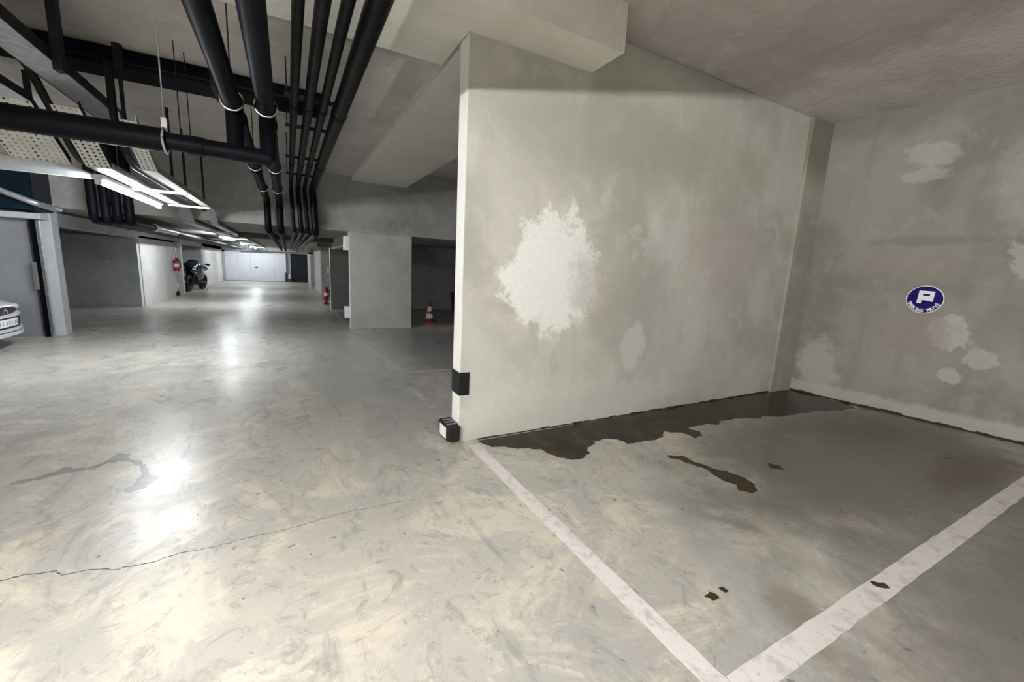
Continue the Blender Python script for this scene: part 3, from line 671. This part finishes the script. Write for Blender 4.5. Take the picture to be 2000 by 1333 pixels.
def cone_band(z0, z1, name, mat, e=0.0): part(MB().lathe([(cr_(z0) + e, z0), (cr_(z1) + e, z1)], 20, (cx, cy, .03)), name, mat, t, smooth=True)
cone_band(0, .06, 'cone_body', 'red'); cone_band(.06, .19, 'band', 'reflector', .002); cone_band(.19, .25, 'cone_body', 'red')
cone_band(.25, .38, 'band', 'reflector', .002); cone_band(.38, .5, 'cone_body', 'red')
t = thing('storage_bin', 'black storage bin with pale bundle on top in the dark bay', 'bin', (5.2, 13.3, 0))
part(MB().loft([[(4.95, 13.0, 0), (5.6, 13.0, 0), (5.6, 13.5, 0), (4.95, 13.5, 0)], [(4.90, 12.96, .62), (5.65, 12.96, .62), (5.65, 13.54, .62), (4.90, 13.54, .62)]]), 'tub', 'dark_plastic', t)
part(box(4.87, 5.68, 12.93, 13.57, .62, .66), 'rim', 'dark_plastic', t, bevel=.008)
tag(MB().ellipsoid((5.22, 13.2, .748), (.18, .16, .085)).ellipsoid((5.36, 13.25, .733), (.14, .13, .07)).build('cloth_bundle', 'cloth', smooth=True), 'pale crumpled bundle lying on the black storage bin', 'bundle')

# ------------------------------------------------------------------ car (nose toward the aisle, +X local)
car = thing('car', 'silver hatchback with oval black grille parked in the left bay', 'car', (-3.6, 8.57, 0))
def nose(y): return -(.5 * abs(y) ** 3 + .03 * abs(y) ** 2)
def sect(x, w_, z0, z1, n_=20, ex_=3.2):
    out = []
    for k in range(n_):
        a = 2 * math.pi * k / n_ + .01
        c_, s_ = math.cos(a), math.sin(a)
        out.append((x + nose(w_ * math.copysign(abs(c_) ** (2 / ex_), c_)) * max(0, 1 + x / .6), w_ * math.copysign(abs(c_) ** (2 / ex_), c_),
                    (z0 + z1) / 2 + (z1 - z0) / 2 * math.copysign(abs(s_) ** (2 / ex_), s_)))
    return out
MB().loft([sect(*q) for q in ((-.005, .70, .30, .62), (-.03, .76, .24, .655), (-.12, .80, .21, .69), (-.5, .83, .2, .78), (-1.05, .84, .2, .90), (-1.6, .85, .2, .95), (-2.9, .85, .2, .96), (-3.5, .83, .22, .95), (-3.8, .78, .26, .90), (-3.88, .70, .34, .8))]).build('body', 'silver', car, smooth=True)
MB().loft([[(x, y * w1, z) for y, z in ((-1, .88), (1, .88), (.80, z1), (-.80, z1))] for x, w1, z1 in ((-1.0, .76, .90), (-1.75, .76, 1.36), (-2.2, .76, 1.42), (-3.1, .75, 1.40), (-3.6, .74, 1.05), (-3.72, .72, .92))]).build('window_glass', 'glass', car, smooth=False)
MB().loft([[(x, y * w1, z) for y, z in ((-1, z1), (1, z1), (.93, z1 + .03), (-.93, z1 + .03))] for x, w1, z1 in ((-1.72, .60, 1.36), (-2.2, .62, 1.415), (-3.1, .62, 1.395), (-3.3, .60, 1.30))]).build('roof', 'silver', car, bevel=.01)
def cbar(y0, y1, z0, z1, out, name, mat, dz=0.0, parent=car, n_=18, taper=True):
    rings = []
    for i in range(n_ + 1):
        y = y0 + (y1 - y0) * i / n_; x = nose(y); k = 1.0
        if taper:
            u = 2 * i / n_ - 1; k = max(.06, (1 - abs(u) ** 4))
        zc = (z0 + z1) / 2; hh = (z1 - z0) / 2 * k
        rings.append([(x - .06, y, zc - hh), (x + out, y, zc - hh), (x + out, y, zc + hh), (x - .06, y, zc + hh)])
    return MB().loft(rings).build(name, mat, parent, bevel=.004)
cbar(-.36, .36, .522, .612, .012, 'grille', 'dark_plastic')
cbar(-.72, .72, .470, .512, .030, 'bumper', 'silver', taper=False)
cbar(-.76, .76, .31, .472, .016, 'bumper_recess', 'dark_plastic', taper=False)
cbar(-.72, .72, .272, .312, .040, 'bumper_lip', 'silver', taper=False)
cbar(-.74, .74, .255, .277, .020, 'bumper_groove', 'dark_plastic', taper=False)
cbar(-.70, .70, .205, .257, .045, 'valance', 'silver', taper=False)
pl_ = cbar(-.255, .255, .342, .446, .034, 'number_plate', 'reflector', taper=False)
for k, yy in enumerate((-.20, -.14, -.05, .01, .07, .16, .21)):
    MB().box(nose(yy) + .034, nose(yy) + .037, yy - .012, yy + .012, .368, .422).build('character', 'ink', pl_)
MB().tube([(.016, -.045, .53), (.018, 0, .595), (.016, .045, .53)], .008, 8).tube([(.016, -.045, .56), (.018, 0, .60), (.016, .045, .56)], .007, 8).build('emblem', 'chrome', car, smooth=True)
for s_ in (-1, 1):
    MB().ellipsoid((nose(.56) - .055, s_ * .56, .58), (.07, .13, .055)).build('headlight', 'lens', car, smooth=True)
for x in (-.72, -3.12):
    for s_ in (-1, 1):
        wh = MB().torus((x, s_ * .77, .29), .205, .085, (0, 1, 0), seg=28, rs=12).build('wheel', 'black_rubber', car, smooth=True)
        MB().tube([(x, s_ * .70, .29), (x, s_ * .84, .29)], .17, 20).build('hub_cap', 'galv', wh, smooth=True)

# ------------------------------------------------------------------ motorcycle (local +X forward)
mo = thing('motorcycle', 'black motorcycle with white headlights parked at the far left wall', 'motorcycle', (-3.50, 21.75, 0), math.radians(-99))
mo.rotation_euler.x = math.radians(-7); mo.scale = (1.12, 1.2, 1.08)
for x, r_ in ((.68, .30), (-.70, .30)):
    wh = MB().torus((x, 0, .32), .25, .07, (0, 1, 0), seg=28, rs=10).build('wheel', 'black_rubber', mo, smooth=True)
    MB().torus((x, 0, .32), .19, .015, (0, 1, 0)).tube([(x, -.07, .32), (x, .07, .32)], .04, 12).build('rim', 'dark_steel', wh, smooth=True)
for s_ in (-.1, .1): MB().tube([(.68, s_, .32), (.42, s_, .95)], .026, 10).build('fork', 'dark_steel', mo, smooth=True)
MB().loft([[(x, y * w_, zc + z * h) for y, z in ((-.6, -1), (.6, -1), (1, -.3), (1, .5), (.6, 1), (-.6, 1), (-1, .5), (-1, -.3))] for x, w_, zc, h in ((.78, .08, .86, .08), (.66, .19, .86, .17), (.45, .25, .86, .26), (.2, .24, .74, .32), (-.1, .2, .62, .3))]).build('fairing', 'black_gloss', mo, smooth=True)
MB().loft([[(x, y * w_, z + y * y * -.04) for y in (-1, -.5, 0, .5, 1)] + [(x - .015, y * w_, z + y * y * -.04) for y in (1, .5, 0, -.5, -1)] for x, w_, z in ((.60, .16, 1.0), (.48, .17, 1.12), (.36, .14, 1.20))]).build('windscreen', 'glass', mo)
for s_ in (-1, 1):
    MB().ellipsoid((.71, s_ * .11, .87), (.05, .085, .045)).build('headlight', 'lens', mo, smooth=True)
    mr_ = MB().tube([(.42, s_ * .2, 1.02), (.40, s_ * .38, 1.08)], .012, 8).build('mirror_arm', 'dark_plastic', mo, smooth=True)
    MB().ellipsoid((.40, s_ * .43, 1.09), (.03, .075, .04)).build('mirror', 'dark_plastic', mr_, smooth=True)
    MB().ellipsoid((.64, s_ * .17, .72), (.04, .03, .03)).build('indicator', 'lens', mo, smooth=True)
MB().tube([(.34, -.36, .98), (.42, -.15, .99), (.42, .15, .99), (.34, .36, .98)], .018, 10, bend=.06).build('handlebar', 'dark_plastic', mo, smooth=True)
MB().ellipsoid((.08, 0, .88), (.30, .17, .14)).build('tank', 'black_gloss', mo, smooth=True)
MB().ellipsoid((-.42, 0, .82), (.36, .15, .08)).build('seat', 'dark_plastic', mo, smooth=True)
MB().ellipsoid((-.80, 0, .86), (.22, .10, .07)).build('tail', 'black_gloss', mo, smooth=True)
MB().ellipsoid((.0, 0, .45), (.30, .18, .22)).build('engine', 'dark_steel', mo, smooth=True)
MB().tube([(.2, -.16, .3), (-.2, -.18, .26), (-.75, -.2, .42)], [.03, .04, .055], 12).build('exhaust', 'galv', mo, smooth=True)
MB().torus((.68, 0, .32), .345, .03, (0, 1, 0), a0=0, a1=math.pi, seg=14).build('mudguard', 'black_gloss', mo, smooth=True)
MB().tube([(-.15, .1, .32), (-.70, .1, .32)], .03, 10).tube([(-.15, -.1, .32), (-.70, -.1, .32)], .03, 10).build('swingarm', 'dark_steel', mo, smooth=True)
MB().tube([(-.1, .12, .32), (-.2, .32, .012)], .012, 8).build('side_stand', 'dark_steel', mo)
